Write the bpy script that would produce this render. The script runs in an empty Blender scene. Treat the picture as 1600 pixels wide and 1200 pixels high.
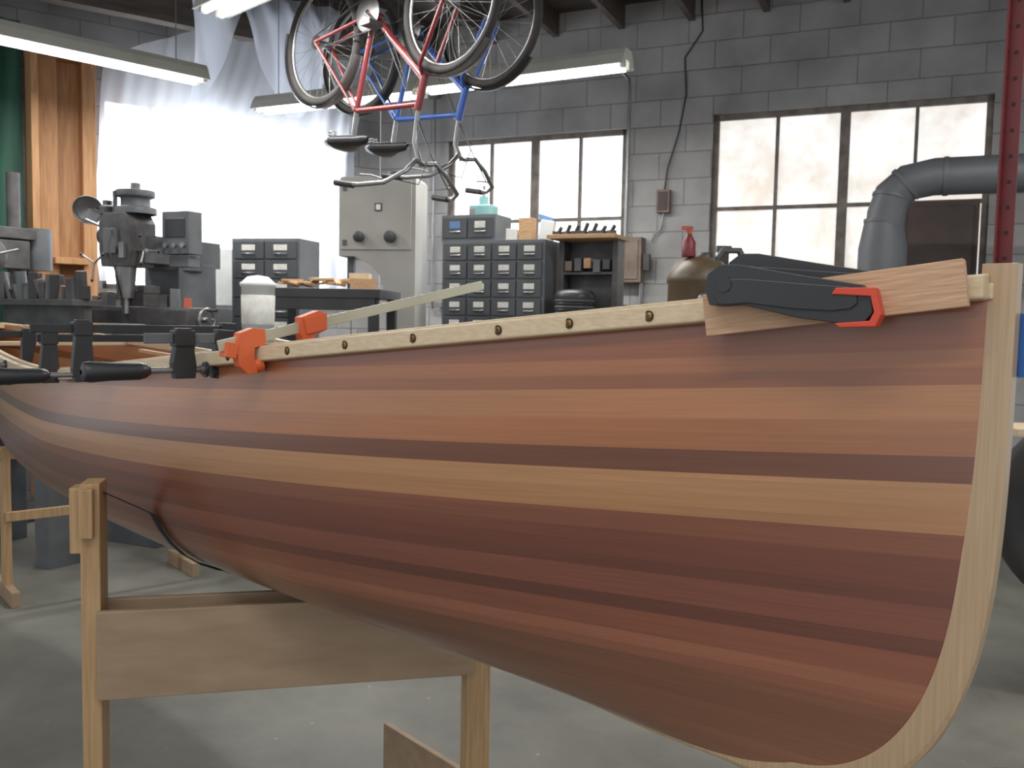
import bpy, bmesh, math, random
from mathutils import Matrix, Vector, Euler
random.seed(7)
D=bpy.data; scn=bpy.context.scene
FLOOR=-0.30; CEIL=3.9
# ------------------------------------------------------------------ materials
def lin(c):
    o=[]
    for x in c[:3]:
        x=x/255.0
        o.append(x/12.92 if x<=0.04045 else ((x+0.055)/1.055)**2.4)
    return (o[0],o[1],o[2],1.0)
def mk(name,c1,c2=None,rough=.5,metal=0.0,scale=6.0,stretch=(1,1,1),bump=0.0,coat=0.0,emit=0.0,detail=4,alpha=None,spec=.5):
    m=D.materials.new(name); m.use_nodes=True; nt=m.node_tree; N=nt.nodes; L=nt.links
    p=N['Principled BSDF']
    p.inputs['Roughness'].default_value=rough; p.inputs['Metallic'].default_value=metal
    p.inputs['Coat Weight'].default_value=coat; p.inputs['Coat Roughness'].default_value=.15
    p.inputs['Specular IOR Level'].default_value=spec
    if c2 is None: c2=tuple(max(0,x*.86) for x in c1)
    tc=N.new('ShaderNodeTexCoord'); mp=N.new('ShaderNodeMapping'); mp.inputs['Scale'].default_value=stretch
    nz=N.new('ShaderNodeTexNoise'); nz.inputs['Scale'].default_value=scale; nz.inputs['Detail'].default_value=detail
    cr=N.new('ShaderNodeValToRGB'); cr.color_ramp.elements[0].position=.3; cr.color_ramp.elements[1].position=.7
    cr.color_ramp.elements[0].color=lin(c1); cr.color_ramp.elements[1].color=lin(c2)
    L.new(tc.outputs['Object'],mp.inputs['Vector']); L.new(mp.outputs[0],nz.inputs['Vector']); L.new(nz.outputs['Fac'],cr.inputs[0])
    L.new(cr.outputs[0],p.inputs['Base Color'])
    if emit>0:
        L.new(cr.outputs[0],p.inputs['Emission Color']); p.inputs['Emission Strength'].default_value=emit
    if bump>0:
        b=N.new('ShaderNodeBump'); b.inputs['Strength'].default_value=bump; b.inputs['Distance'].default_value=.01
        L.new(nz.outputs['Fac'],b.inputs['Height']); L.new(b.outputs[0],p.inputs['Normal'])
    if alpha is not None: p.inputs['Alpha'].default_value=alpha
    return m
ash=mk('ash_wood',(214,192,158),(196,170,134),rough=.45,scale=10,stretch=(.8,22,22))
ashend=mk('ash_stem_wood',(182,152,118),(164,136,102),rough=.4,scale=8,stretch=(30,30,.8),coat=.3)
pine=mk('rough_pine',(200,160,118),(174,132,92),rough=.7,scale=9,stretch=(2,14,14),bump=.2)
cedarblock=mk('cedar_block_wood',(200,160,126),(178,136,102),rough=.75,scale=9,stretch=(2,26,26),bump=.25)
ply=mk('plywood',(158,132,104),(140,114,88),rough=.6,scale=4,stretch=(1.5,6,6))
fir=mk('fir_post_wood',(184,148,104),(156,120,80),rough=.6,scale=7,stretch=(14,14,.8))
fir2=mk('fir_wall_stud_wood',(190,140,94),(158,110,70),rough=.65,scale=6,stretch=(10,10,.7))
blackpl=mk('black_plastic',(34,35,38),(26,26,29),rough=.4)
blackmt=mk('black_enamel_metal',(46,46,48),(32,32,34),rough=.45,metal=.2)
steel=mk('steel',(150,150,150),(120,120,122),rough=.35,metal=.8)
galv=mk('zinc_bar',(200,196,170),(180,176,150),rough=.4,metal=.3)
orange=mk('orange_plastic',(226,100,50),(210,84,36),rough=.45)
orangered=mk('orange_red_pad',(215,68,36),(200,56,28),rough=.5)
brass=mk('brass',(170,135,70),(120,90,45),rough=.35,metal=.8,scale=60)
dark=mk('dark_recess',(60,42,28),rough=.8)
greym=mk('grey_machine_paint',(150,149,143),(136,134,128),rough=.5,scale=3)
greyd=mk('dark_grey_machine_paint',(92,94,98),(66,68,72),rough=.5,scale=5)
iron=mk('cast_iron',(82,80,80),(54,52,54),rough=.5,metal=.2,scale=9)
cab=mk('cabinet_grey_metal',(98,102,106),(80,84,88),rough=.5,scale=3)
cabd=mk('cabinet_drawer_metal',(74,78,82),(56,60,64),rough=.45,scale=3)
label=mk('paper_label',(225,225,218),(205,203,195),rough=.8,scale=30)
redlab=mk('red_label',(190,90,66),rough=.8)
bluelab=mk('blue_label',(100,140,195),rough=.8)
chrome=mk('chrome',(165,165,165),(120,120,122),rough=.3,metal=.85)
rubber=mk('tire_rubber',(52,48,46),(36,34,34),rough=.8)
redp=mk('red_bike_paint',(130,36,38),(104,28,32),rough=.35,coat=.4)
bluep=mk('blue_bike_paint',(44,92,180),(32,74,156),rough=.35,coat=.4)
redpost=mk('red_upright_paint',(120,30,34),(98,22,28),rough=.45)
duct=mk('grey_stove_pipe',(96,98,102),(78,80,84),rough=.55,metal=.2,scale=3)
rust=mk('rusty_box',(126,112,102),(100,78,64),rough=.7,scale=8)
brownm=mk('brown_tank_paint',(104,88,66),(76,62,46),rough=.45,scale=5)
green=mk('green_tarp',(30,92,72),(20,70,56),rough=.6,scale=4,stretch=(6,1,.6),bump=.4)
white=mk('white_plastic',(225,228,228),(205,208,208),rough=.5)
teal=mk('teal_paint',(120,165,165),(90,135,138),rough=.5)
framem=mk('window_frame_paint',(120,112,104),(84,76,70),rough=.7,scale=12)
ceilm=mk('ceiling_wood',(74,66,62),(54,48,46),rough=.8,scale=3,stretch=(1,8,1))
joistm=mk('joist_wood',(84,74,68),(60,52,48),rough=.8,scale=4,stretch=(1,8,8))
housing=mk('fixture_white_enamel',(200,200,190),(185,185,176),rough=.5)
bluetape=mk('blue_masking_tape',(40,92,160),(32,80,148),rough=.7)
strapm=mk('black_webbing',(26,26,28),(16,16,18),rough=.8,scale=80)
darkpanel=mk('dark_vent_board',(72,58,52),(54,44,42),rough=.7)
glow=mk('fluorescent_tube',(255,255,250),(255,255,250),emit=7.0)
def emis_glass(name,ca,cb,strength,scale):
    m=D.materials.new(name); m.use_nodes=True; nt=m.node_tree; N=nt.nodes; L=nt.links
    p=N['Principled BSDF']; p.inputs['Roughness'].default_value=.3
    tc=N.new('ShaderNodeTexCoord')
    nz=N.new('ShaderNodeTexNoise'); nz.inputs['Scale'].default_value=scale; nz.inputs['Detail'].default_value=10; nz.inputs['Roughness'].default_value=.7
    cr=N.new('ShaderNodeValToRGB'); cr.color_ramp.elements[0].position=.36; cr.color_ramp.elements[1].position=.60
    cr.color_ramp.elements[0].color=lin(ca); cr.color_ramp.elements[1].color=lin(cb)
    L.new(tc.outputs['Object'],nz.inputs['Vector']); L.new(nz.outputs['Fac'],cr.inputs[0])
    L.new(cr.outputs[0],p.inputs['Base Color']); L.new(cr.outputs[0],p.inputs['Emission Color'])
    p.inputs['Emission Strength'].default_value=strength  # panes glow themselves, standing in for the bright sky behind them
    return m
glass_dirty=emis_glass('dirty_glow_glass',(214,203,190),(250,250,249),.86,2.0)
glass_mid=emis_glass('glow_glass',(245,248,255),(255,255,255),1.8,2.0)
glass_big=emis_glass('bright_glow_glass',(235,244,255),(255,255,255),8.0,1.0)
# block wall
def block_mat():
    m=D.materials.new('painted_concrete_block'); m.use_nodes=True; nt=m.node_tree; N=nt.nodes; L=nt.links
    p=N['Principled BSDF']; p.inputs['Roughness'].default_value=.75
    tc=N.new('ShaderNodeTexCoord'); sp=N.new('ShaderNodeSeparateXYZ'); cb=N.new('ShaderNodeCombineXYZ')
    L.new(tc.outputs['Object'],sp.inputs[0]); L.new(sp.outputs[0],cb.inputs[0]); L.new(sp.outputs[2],cb.inputs[1])
    br=N.new('ShaderNodeTexBrick'); br.inputs['Scale'].default_value=1.0
    br.inputs['Brick Width'].default_value=.44; br.inputs['Row Height'].default_value=.22
    br.inputs['Mortar Size'].default_value=.006; br.inputs['Mortar Smooth'].default_value=.5
    br.inputs['Color1'].default_value=lin((168,167,166)); br.inputs['Color2'].default_value=lin((154,153,153)); br.inputs['Mortar'].default_value=lin((130,129,130))
    L.new(cb.outputs[0],br.inputs['Vector'])
    nz=N.new('ShaderNodeTexNoise'); nz.inputs['Scale'].default_value=2.2; nz.inputs['Detail'].default_value=9; L.new(tc.outputs['Object'],nz.inputs['Vector'])
    cr=N.new('ShaderNodeValToRGB'); cr.color_ramp.elements[0].position=.3; cr.color_ramp.elements[1].position=.7
    cr.color_ramp.elements[0].color=(.56,.56,.56,1); cr.color_ramp.elements[1].color=(1,1,1,1); L.new(nz.outputs['Fac'],cr.inputs[0])
    mx=N.new('ShaderNodeMixRGB'); mx.blend_type='MULTIPLY'; mx.inputs[0].default_value=1
    L.new(br.outputs[0],mx.inputs[1]); L.new(cr.outputs[0],mx.inputs[2]); L.new(mx.outputs[0],p.inputs['Base Color'])
    b=N.new('ShaderNodeBump'); b.inputs['Strength'].default_value=.6; b.inputs['Distance'].default_value=.01; b.invert=True
    L.new(br.outputs['Fac'],b.inputs['Height']); L.new(b.outputs[0],p.inputs['Normal'])
    return m
blockm=block_mat()
def floor_mat():
    m=D.materials.new('worn_concrete'); m.use_nodes=True; nt=m.node_tree; N=nt.nodes; L=nt.links
    p=N['Principled BSDF']; p.inputs['Roughness'].default_value=.55
    tc=N.new('ShaderNodeTexCoord')
    a=N.new('ShaderNodeTexNoise'); a.inputs['Scale'].default_value=1.6; a.inputs['Detail'].default_value=10; a.inputs['Roughness'].default_value=.65
    v=N.new('ShaderNodeTexVoronoi'); v.inputs['Scale'].default_value=7
    L.new(tc.outputs['Object'],a.inputs['Vector']); L.new(tc.outputs['Object'],v.inputs['Vector'])
    cr=N.new('ShaderNodeValToRGB'); cr.color_ramp.elements[0].position=.3; cr.color_ramp.elements[1].position=.7
    cr.color_ramp.elements[0].color=lin((80,79,72)); cr.color_ramp.elements[1].color=lin((116,115,106)); L.new(a.outputs['Fac'],cr.inputs[0])
    c2=N.new('ShaderNodeValToRGB'); c2.color_ramp.elements[0].position=.03; c2.color_ramp.elements[1].position=.06
    c2.color_ramp.elements[0].color=(1,1,1,1); c2.color_ramp.elements[1].color=(0,0,0,1); L.new(v.outputs['Distance'],c2.inputs[0])
    mx=N.new('ShaderNodeMixRGB'); L.new(c2.outputs[0],mx.inputs[0])
    L.new(cr.outputs[0],mx.inputs[1]); mx.inputs[2].default_value=lin((140,139,130)); L.new(mx.outputs[0],p.inputs['Base Color'])
    b=N.new('ShaderNodeBump'); b.inputs['Strength'].default_value=.15; L.new(a.outputs['Fac'],b.inputs['Height']); L.new(b.outputs[0],p.inputs['Normal'])
    return m
floorm=floor_mat()
def sheet_mat():
    m=D.materials.new('translucent_plastic_sheet'); m.use_nodes=True; nt=m.node_tree; N=nt.nodes; L=nt.links
    out=N['Material Output']; p=N['Principled BSDF']; p.inputs['Base Color'].default_value=(.50,.53,.58,1); p.inputs['Roughness'].default_value=.4
    t=N.new('ShaderNodeBsdfTransparent'); tr=N.new('ShaderNodeBsdfTranslucent'); tr.inputs[0].default_value=(.86,.91,1,1)
    m1=N.new('ShaderNodeMixShader'); m1.inputs[0].default_value=.68; m2=N.new('ShaderNodeMixShader'); m2.inputs[0].default_value=.78
    L.new(p.outputs[0],m1.inputs[1]); L.new(tr.outputs[0],m1.inputs[2]); L.new(t.outputs[0],m2.inputs[1]); L.new(m1.outputs[0],m2.inputs[2]); L.new(m2.outputs[0],out.inputs[0])
    return m
plasticsheet=sheet_mat()
def hull_mat():
    m=D.materials.new('cedar_strip_epoxy'); m.use_nodes=True; nt=m.node_tree; N=nt.nodes; L=nt.links
    p=N['Principled BSDF']; p.inputs['Roughness'].default_value=.42; p.inputs['Coat Weight'].default_value=.75; p.inputs['Coat Roughness'].default_value=.24
    uv=N.new('ShaderNodeUVMap'); uv.uv_map='UVMap'; sp=N.new('ShaderNodeSeparateXYZ'); L.new(uv.outputs[0],sp.inputs[0])
    def math_(op,a,b=None):
        n=N.new('ShaderNodeMath'); n.operation=op
        for i,x in enumerate((a,b)):
            if x is None: continue
            if isinstance(x,(int,float)): n.inputs[i].default_value=x
            else: L.new(x,n.inputs[i])
        return n.outputs[0]
    U=sp.outputs[0]; V=sp.outputs[1]
    W=.0225
    vs=math_('DIVIDE',V,W); idx=math_('FLOOR',vs); fr=math_('FRACT',vs)
    fac=math_('DIVIDE',math_('ADD',V,.36),.9)
    cr=N.new('ShaderNodeValToRGB'); cr.color_ramp.interpolation='CONSTANT'
    bands=[(-.36,(138,74,42)),(-.18,(136,74,42)),(-.135,(150,90,52)),(-.1125,(142,82,48)),(-.09,(164,106,66)),(-.045,(156,96,58)),
           (0,(104,60,40)),(.0338,(172,122,80)),(.0675,(162,112,72)),(.1013,(122,70,48)),(.135,(108,58,42)),(.18,(96,52,38)),(.2025,(118,66,50)),(.2475,(100,56,42)),
           (.27,(126,72,52)),(.315,(152,92,68)),(.3375,(134,80,58)),(.36,(118,74,52)),(.45,(126,80,56))]
    e=cr.color_ramp.elements
    for k,(v,c) in enumerate(bands):
        pos=(v+.36)/.9
        if k==0: e[0].position=0; e[0].color=lin(c)
        elif k==1: e[1].position=pos; e[1].color=lin(c)
        else:
            q=e.new(pos); q.color=lin(c)
    L.new(fac,cr.inputs[0])
    cb=N.new('ShaderNodeCombineXYZ'); L.new(math_('MULTIPLY',U,.9),cb.inputs[0]); L.new(math_('MULTIPLY',idx,7.31),cb.inputs[1])
    n1=N.new('ShaderNodeTexNoise'); n1.inputs['Scale'].default_value=1; n1.inputs['Detail'].default_value=1; L.new(cb.outputs[0],n1.inputs['Vector'])
    val1=math_('ADD',math_('MULTIPLY',n1.outputs['Fac'],.60),.70)
    cg=N.new('ShaderNodeCombineXYZ'); L.new(math_('MULTIPLY',U,5),cg.inputs[0]); L.new(math_('MULTIPLY',V,240),cg.inputs[1]); L.new(idx,cg.inputs[2])
    n2=N.new('ShaderNodeTexNoise'); n2.inputs['Scale'].default_value=1; n2.inputs['Detail'].default_value=5; n2.inputs['Distortion'].default_value=.5; L.new(cg.outputs[0],n2.inputs['Vector'])
    val2=math_('ADD',math_('MULTIPLY',n2.outputs['Fac'],.50),.76)
    seam=math_('SUBTRACT',1.0,math_('MULTIPLY',math_('LESS_THAN',fr,.04),.10))
    val=math_('MULTIPLY',math_('MULTIPLY',val1,val2),seam)
    hs=N.new('ShaderNodeHueSaturation'); hs.inputs['Saturation'].default_value=1.0
    L.new(cr.outputs[0],hs.inputs['Color']); L.new(val,hs.inputs['Value'])
    L.new(hs.outputs[0],p.inputs['Base Color'])
    return m
hullm=hull_mat()
# ------------------------------------------------------------------ builder
def FR(o,xd):
    x=Vector((xd[0],xd[1],0)).normalized(); y=Vector((-x.y,x.x,0))
    return Matrix(((x.x,y.x,0,o[0]),(x.y,y.y,0,o[1]),(0,0,1,o[2] if len(o)>2 else 0),(0,0,0,1)))
def frames(pts,closed=False):
    P=[Vector(p) for p in pts]; n=len(P); T=[]
    for i in range(n):
        if closed: t=P[(i+1)%n]-P[(i-1)%n]
        else: t=P[min(i+1,n-1)]-P[max(i-1,0)]
        T.append(t.normalized())
    up=Vector((0,0,1))
    if abs(T[0].dot(up))>.95: up=Vector((1,0,0))
    a=T[0].cross(up).normalized(); out=[]
    for i in range(n):
        a=(a-T[i]*a.dot(T[i]))
        a=a.normalized() if a.length>1e-6 else T[i].orthogonal().normalized()
        out.append((P[i],a,T[i].cross(a).normalized()))
    return out
class Bd:
    def __init__(s): s.v=[];s.f=[];s.fm=[];s.fs=[];s.mats=[]
    def mi(s,m):
        if m not in s.mats: s.mats.append(m)
        return s.mats.index(m)
    def add(s,vs,fs,m,smooth=False,R=None):
        b=len(s.v)
        for p in vs:
            p=Vector(p)
            if R is not None: p=R@p
            s.v.append(p)
        k=s.mi(m)
        for f in fs: s.f.append([i+b for i in f]); s.fm.append(k); s.fs.append(smooth)
    def box(s,c,sz,m,rot=(0,0,0),R=None):
        x,y,z=[q/2 for q in sz]; E=Euler(rot).to_matrix(); c=Vector(c)
        vs=[c+E@Vector((i*x,j*y,k*z)) for i in(-1,1) for j in(-1,1) for k in(-1,1)]
        s.add(vs,[(0,1,3,2),(4,6,7,5),(0,4,5,1),(2,3,7,6),(0,2,6,4),(1,5,7,3)],m,False,R)
    def tube(s,pts,r,m,n=10,closed=False,caps=True,R=None):
        F=frames(pts,closed); k=len(F); rr=r if isinstance(r,(list,tuple)) else [r]*k
        vs=[]
        for (p,a,b),q in zip(F,rr):
            for j in range(n):
                t=2*math.pi*j/n; vs.append(p+a*(q*math.cos(t))+b*(q*math.sin(t)))
        fs=[]
        for i in range(k if closed else k-1):
            for j in range(n):
                i2=(i+1)%k; fs.append((i*n+j,i*n+(j+1)%n,i2*n+(j+1)%n,i2*n+j))
        s.add(vs,fs,m,True,R)
        if caps and not closed:
            s.add([vs[j] for j in range(n)],[tuple(range(n))],m,False,R)
            s.add([vs[(k-1)*n+j] for j in range(n)],[tuple(range(n))],m,False,R)
    def cyl(s,a,b,r,m,r2=None,n=16,R=None):
        s.tube([a,b],[r,r if r2 is None else r2],m,n=n,R=R)
    def lathe(s,o,ax,prof,m,n=24,R=None):
        o=Vector(o); ax=Vector(ax).normalized(); a=ax.orthogonal().normalized(); b=ax.cross(a)
        vs=[];fs=[]
        for (r,h) in prof:
            for j in range(n):
                t=2*math.pi*j/n; vs.append(o+ax*h+a*(r*math.cos(t))+b*(r*math.sin(t)))
        for i in range(len(prof)-1):
            for j in range(n): fs.append((i*n+j,i*n+(j+1)%n,(i+1)*n+(j+1)%n,(i+1)*n+j))
        s.add(vs,fs,m,True,R)
    def torus(s,c,ax,Rr,r,m,n=40,k=10,R=None):
        c=Vector(c); ax=Vector(ax).normalized(); a=ax.orthogonal().normalized(); b=ax.cross(a)
        s.tube([c+a*(Rr*math.cos(2*math.pi*i/n))+b*(Rr*math.sin(2*math.pi*i/n)) for i in range(n)],r,m,n=k,closed=True,R=R)
    def prism(s,poly,o,e1,e2,th,m,R=None):
        o=Vector(o);e1=Vector(e1).normalized();e2=Vector(e2).normalized();nn=e1.cross(e2)
        A=[o+e1*p[0]+e2*p[1]-nn*th/2 for p in poly]; Bq=[p+nn*th for p in A]; n=len(poly)
        s.add(A+Bq,[tuple(range(n)),tuple(range(n,2*n))]+[(i,(i+1)%n,n+(i+1)%n,n+i) for i in range(n)],m,False,R)
    def sweep(s,pts,rect,m,R=None):
        k=len(rect); vs=[];fs=[]
        for p in pts:
            for d in rect: vs.append(Vector((p[0],p[1]+d[0],p[2]+d[1])))
        for i in range(len(pts)-1):
            for j in range(k): fs.append((i*k+j,i*k+(j+1)%k,(i+1)*k+(j+1)%k,(i+1)*k+j))
        fs.append(tuple(range(k))); fs.append(tuple(range((len(pts)-1)*k,len(pts)*k)))
        s.add(vs,fs,m,False,R)
    def build(s,name,M=None,bevel=0,parent=None,seg=2):
        me=D.meshes.new(name); me.from_pydata([tuple(v) for v in s.v],[],s.f)
        for m in s.mats: me.materials.append(m)
        for p,k,sm in zip(me.polygons,s.fm,s.fs): p.material_index=k; p.use_smooth=sm
        bm=bmesh.new(); bm.from_mesh(me); bmesh.ops.recalc_face_normals(bm,faces=bm.faces); bm.to_mesh(me); bm.free()
        ob=D.objects.new(name,me); scn.collection.objects.link(ob)
        if parent is not None: ob.parent=parent
        if M is not None and parent is None: ob.matrix_world=M
        if bevel>0:
            b=ob.modifiers.new('bevel','BEVEL'); b.width=bevel; b.segments=seg; b.limit_method='ANGLE'; b.angle_limit=math.radians(50)
        return ob
def empty(name,M):
    e=D.objects.new(name,None); scn.collection.objects.link(e); e.empty_display_size=.1; e.matrix_world=M; return e
# ------------------------------------------------------------------ room shell
W0=(1.607,7.5,0); BWM=FR(W0,(.9135,-.4067))
C0=(-1.32,8.80,0); LWM=FR(C0,(-.819,-.574))
def wall(name,M,x0,x1,holes,ysign,m):
    b=Bd(); th=.2; yc=ysign*th/2
    xs=x0
    for (a,c,zb,zt) in holes:
        b.box(((xs+a)/2,yc,(FLOOR+CEIL)/2),(a-xs,th,CEIL-FLOOR),m)
        b.box(((a+c)/2,yc,(FLOOR+zb)/2),(c-a,th,zb-FLOOR),m)
        b.box(((a+c)/2,yc,(zt+CEIL)/2),(c-a,th,CEIL-zt),m); xs=c
    b.box(((xs+x1)/2,yc,(FLOOR+CEIL)/2),(x1-xs,th,CEIL-FLOOR),m)
    return b.build(name,M)
WA=(-2.47,-.735,1.36,2.87); WB=(0.0,2.05,1.40,2.93); WC=(.50,2.50,1.40,2.97)
wall('wall_back',BWM,-3.2,5.5,[WA,WB],1,blockm)
wall('wall_left',LWM,0,6.0,[WC],-1,blockm)
def window(name,M,w,ncol,nrow,ys,glass):
    a,c,zb,zt=w; b=Bd(); y=ys*.08
    b.box(((a+c)/2,y+ys*.012,(zb+zt)/2),(c-a-.02,.006,zt-zb-.02),glass)
    t=.045
    b.box(((a+c)/2,y,zb+t/2),(c-a,.06,t),framem); b.box(((a+c)/2,y,zt-t/2),(c-a,.06,t),framem)
    b.box((a+t/2,y,(zb+zt)/2),(t,.06,zt-zb),framem); b.box((c-t/2,y,(zb+zt)/2),(t,.06,zt-zb),framem)
    for i in range(1,ncol):
        x=a+(c-a)*i/ncol; tt=.075 if (i*2==ncol) else .026
        b.box((x,y,(zb+zt)/2),(tt,.05,zt-zb-.04),framem)
    for j in range(1,nrow):
        z=zb+(zt-zb)*j/nrow; b.box(((a+c)/2,y,z),(c-a-.04,.045,.03),framem)
    b.box(((a+c)/2,ys*-.02+0,zb-.02),(c-a+.1,.16,.04),framem)
    return b.build(name,M)
window('window_1',LWM,WC,5,2,-1,glass_big)
window('window_2',BWM,WA,4,2,1,glass_mid)
window('window_3',BWM,WB,4,2,1,glass_dirty)
b=Bd(); b.box((0.5,3.2,FLOOR-.05),(15,14,.1),floorm); b.build('floor')
b=Bd(); b.box((0.5,6.2,CEIL+.05),(15,9,.1),ceilm)
b.build('ceiling')
b=Bd()
for i in range(14):
    b.box((-2.6+i*.6,-2.8,CEIL-.1),(.05,6.4,.2),joistm)
b.build('ceiling_joists',BWM)
b=Bd(); b.box((2.9,.62,CEIL-.24),(5.0,.12,.46),joistm); b.box((2.9,.32,CEIL-.04),(5.0,.6,.05),joistm); b.build('ceiling_beam',LWM)
b=Bd(); b.box((1.73,-.02,1.78),(.52,.03,.76),darkpanel); b.box((1.73,-.04,1.78),(.44,.02,.68),darkpanel); b.build('vent_board',BWM,.004)
b=Bd()
b.box((2.62,.11,1.5),(.10,.20,3.5),fir2); b.box((2.90,.08,1.5),(.13,.14,3.5),fir2); b.box((3.02,.2,1.5),(.05,.38,3.5),fir2)
b.box((2.76,.04,1.5),(.2,.03,3.5),fir2); b.box((2.76,.15,1.60),(.24,.2,.05),fir2); b.box((2.8,.14,3.2),(.5,.22,.1),fir2)
b.build('wall_studs',LWM,.004)
b=Bd(); nx,nz=60,20; vs=[];fs=[]
for i in range(nx+1):
    for j in range(nz+1):
        x=3.07+2.6*i/nx; z=.2+3.2*j/nz
        vs.append((x,.10+.03*math.sin(x*17+z*.7)+.015*math.sin(x*41+z*2),z))
for i in range(nx):
    for j in range(nz): a=i*(nz+1)+j; fs.append((a,a+1,a+nz+2,a+nz+1))
b.add(vs,fs,green,True); b.build('green_tarp',LWM)
# plastic sheet hung from the ceiling beam, gathered over the window
b=Bd(); nx,nz=110,60; vs=[];fs=[]
for i in range(nx+1):
    s_=i/nx; x=.36+2.20*s_
    ztop=3.42-.30*max(0,(s_-.72)/.28)**1.0
    for j in range(nz+1):
        q=j/nz; z=ztop+(1.46-ztop)*q
        out=.14+.46*max(0,1-q/.38)**1.2
        fold=.035*math.sin(x*23+q*3)+.02*math.sin(x*47-q*5)+.05*math.sin(x*6+q*9)*max(0,math.sin(min(1,q/.45)*math.pi))
        vs.append((x+.02*math.sin(q*9+x*3),out+fold*(.5+.5*min(1,q*2)),z))
for i in range(nx):
    for j in range(nz): a=i*(nz+1)+j; fs.append((a,a+1,a+nz+2,a+nz+1))
b.add(vs,fs,plasticsheet,True)
vs=[];fs=[];nx,nz=70,18
for i in range(nx+1):
    s_=i/nx; x=.75+1.25*s_; sw=abs(math.sin(s_*math.pi*1.5))
    for j in range(nz+1):
        q=j/nz; z=3.78-(.15+.80*sw)*q; vs.append((x,.76+.12*math.sin(q*3.1)*sw+.03*math.sin(x*31+q*4),z))
for i in range(nx):
    for j in range(nz): a=i*(nz+1)+j; fs.append((a,a+1,a+nz+2,a+nz+1))
b.add(vs,fs,plasticsheet,True)
b.build('plastic_sheet',LWM)
# ------------------------------------------------------------------ fluorescent fixtures
def fixture(name,a,c,z,w=.22,energy=25,tubes=2,lit=True):
    a=Vector((a[0],a[1],0)); c=Vector((c[0],c[1],0)); Ln=(c-a).length; M=FR((a.x,a.y,z),(c-a))
    b=Bd()
    b.prism([(-w/2,.0),(-w/2+.03,.07),(-.05,.11),(.05,.11),(w/2-.03,.07),(w/2,0),(w/2-.012,0),(.05,.035),(-.05,.035),(-w/2+.012,0)],(Ln/2,0,0),(0,1,0),(0,0,1),Ln,housing)
    for k in range(tubes):
        y=(k-(tubes-1)/2)*.10
        b.cyl((.04,y,.0),(Ln-.04,y,.0),.019,glow if lit else white,n=12)
        for x in (.02,Ln-.02): b.box((x,y,.012),(.03,.04,.05),housing)
    for x in (.2,Ln-.2): b.cyl((x,0,.11),(x,0,CEIL-z),.004,steel,n=6)
    o=b.build(name,M)
    l=D.lights.new(name+'_lamp','AREA'); l.shape='RECTANGLE'; l.size=Ln*.95; l.size_y=.14; l.energy=energy; l.color=(1,.98,.93)
    lo=D.objects.new(name+'_lamp',l); scn.collection.objects.link(lo); lo.parent=o; lo.location=(Ln/2,0,-.03)
    return o
fixture('added_fill_fixture',(.72,6.0),(-.70,6.75),2.88,energy=42)
fixture('added_fill_fixture',(-.72,6.76),(-2.1,7.42),2.86,energy=28)
fixture('added_fill_fixture',(-3.6,5.2),(-2.25,6.54),2.86,energy=40)
fixture('added_fill_fixture',(-1.77,5.26),(-.6,4.15),2.92,energy=36)
fixture('added_fill_fixture',(-1.6,.2),(.6,-.6),3.3,energy=26)  # unseen fixture added behind the camera as extra fill
fixture('added_fill_fixture',(1.8,3.6),(3.6,2.8),3.3,energy=60)  # another added fixture, out of view, only for more fill
# ------------------------------------------------------------------ canoe
CM=FR((.617,1.10,0),(-.669,.743)); LEN=5.2
canoe=empty('canoe',CM)
ZB=.512; WB_=.30; ZT=1.283
def ws(z):
    t=min(1,max(0,(1.28-z)/(1.28-ZB))); return WB_*(1-math.sqrt(max(0,1-t**4.4)))
def dd(w): return min(w,LEN-w)
def qq(w): return max(0,1-max(0,dd(w))/2.6)
def zs(w):
    q=qq(w); q=max(0,math.sqrt(q*q+.012)-.1095*(1-q))
    return 1.018+(.245 if w<2.6 else .11)*q**.98
def zk(w): return .502+.010*qq(w)**5
def zm(w): return .905+.145*qq(w)**1.35
def Bh(d,half=2.6):
    q=min(1,max(0,1-d/half)); return .005+.43*(1-q**2)
def sm(x): x=min(1,max(0,x)); return x*x*(3-2*x)
def sect(w,h,wst):
    d=dd(w)-wst; z=zk(w)+h*(zs(w)-zk(w)); n=1.5+1.35*sm(dd(w)/1.7)
    g=(1-max(0,1-h)**n)**(1/n) if h>0 else 0
    return (w,Bh(d,LEN/2-wst)*g+.004,z)
NI,NJ=130,36
hs_=[min(1,(1-math.cos(math.pi/2*(j/NJ)))**1.15) for j in range(NJ+1)]
grid=[]
for i in range(NI+1):
    t=i/NI; t=.55*t+.45*(.5-.5*math.cos(math.pi*t)); row=[]
    for j in range(NJ+1):
        h=hs_[j]; wst=.02
        for _ in range(5): wst=ws(zk(wst)+h*(zs(wst)-zk(wst)))+.022
        w=wst+(LEN-2*wst)*t; row.append(sect(w,h,wst))
    grid.append(row)
bm=bmesh.new(); uvl=bm.loops.layers.uv.new('UVMap'); V={}
UVv={}
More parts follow.
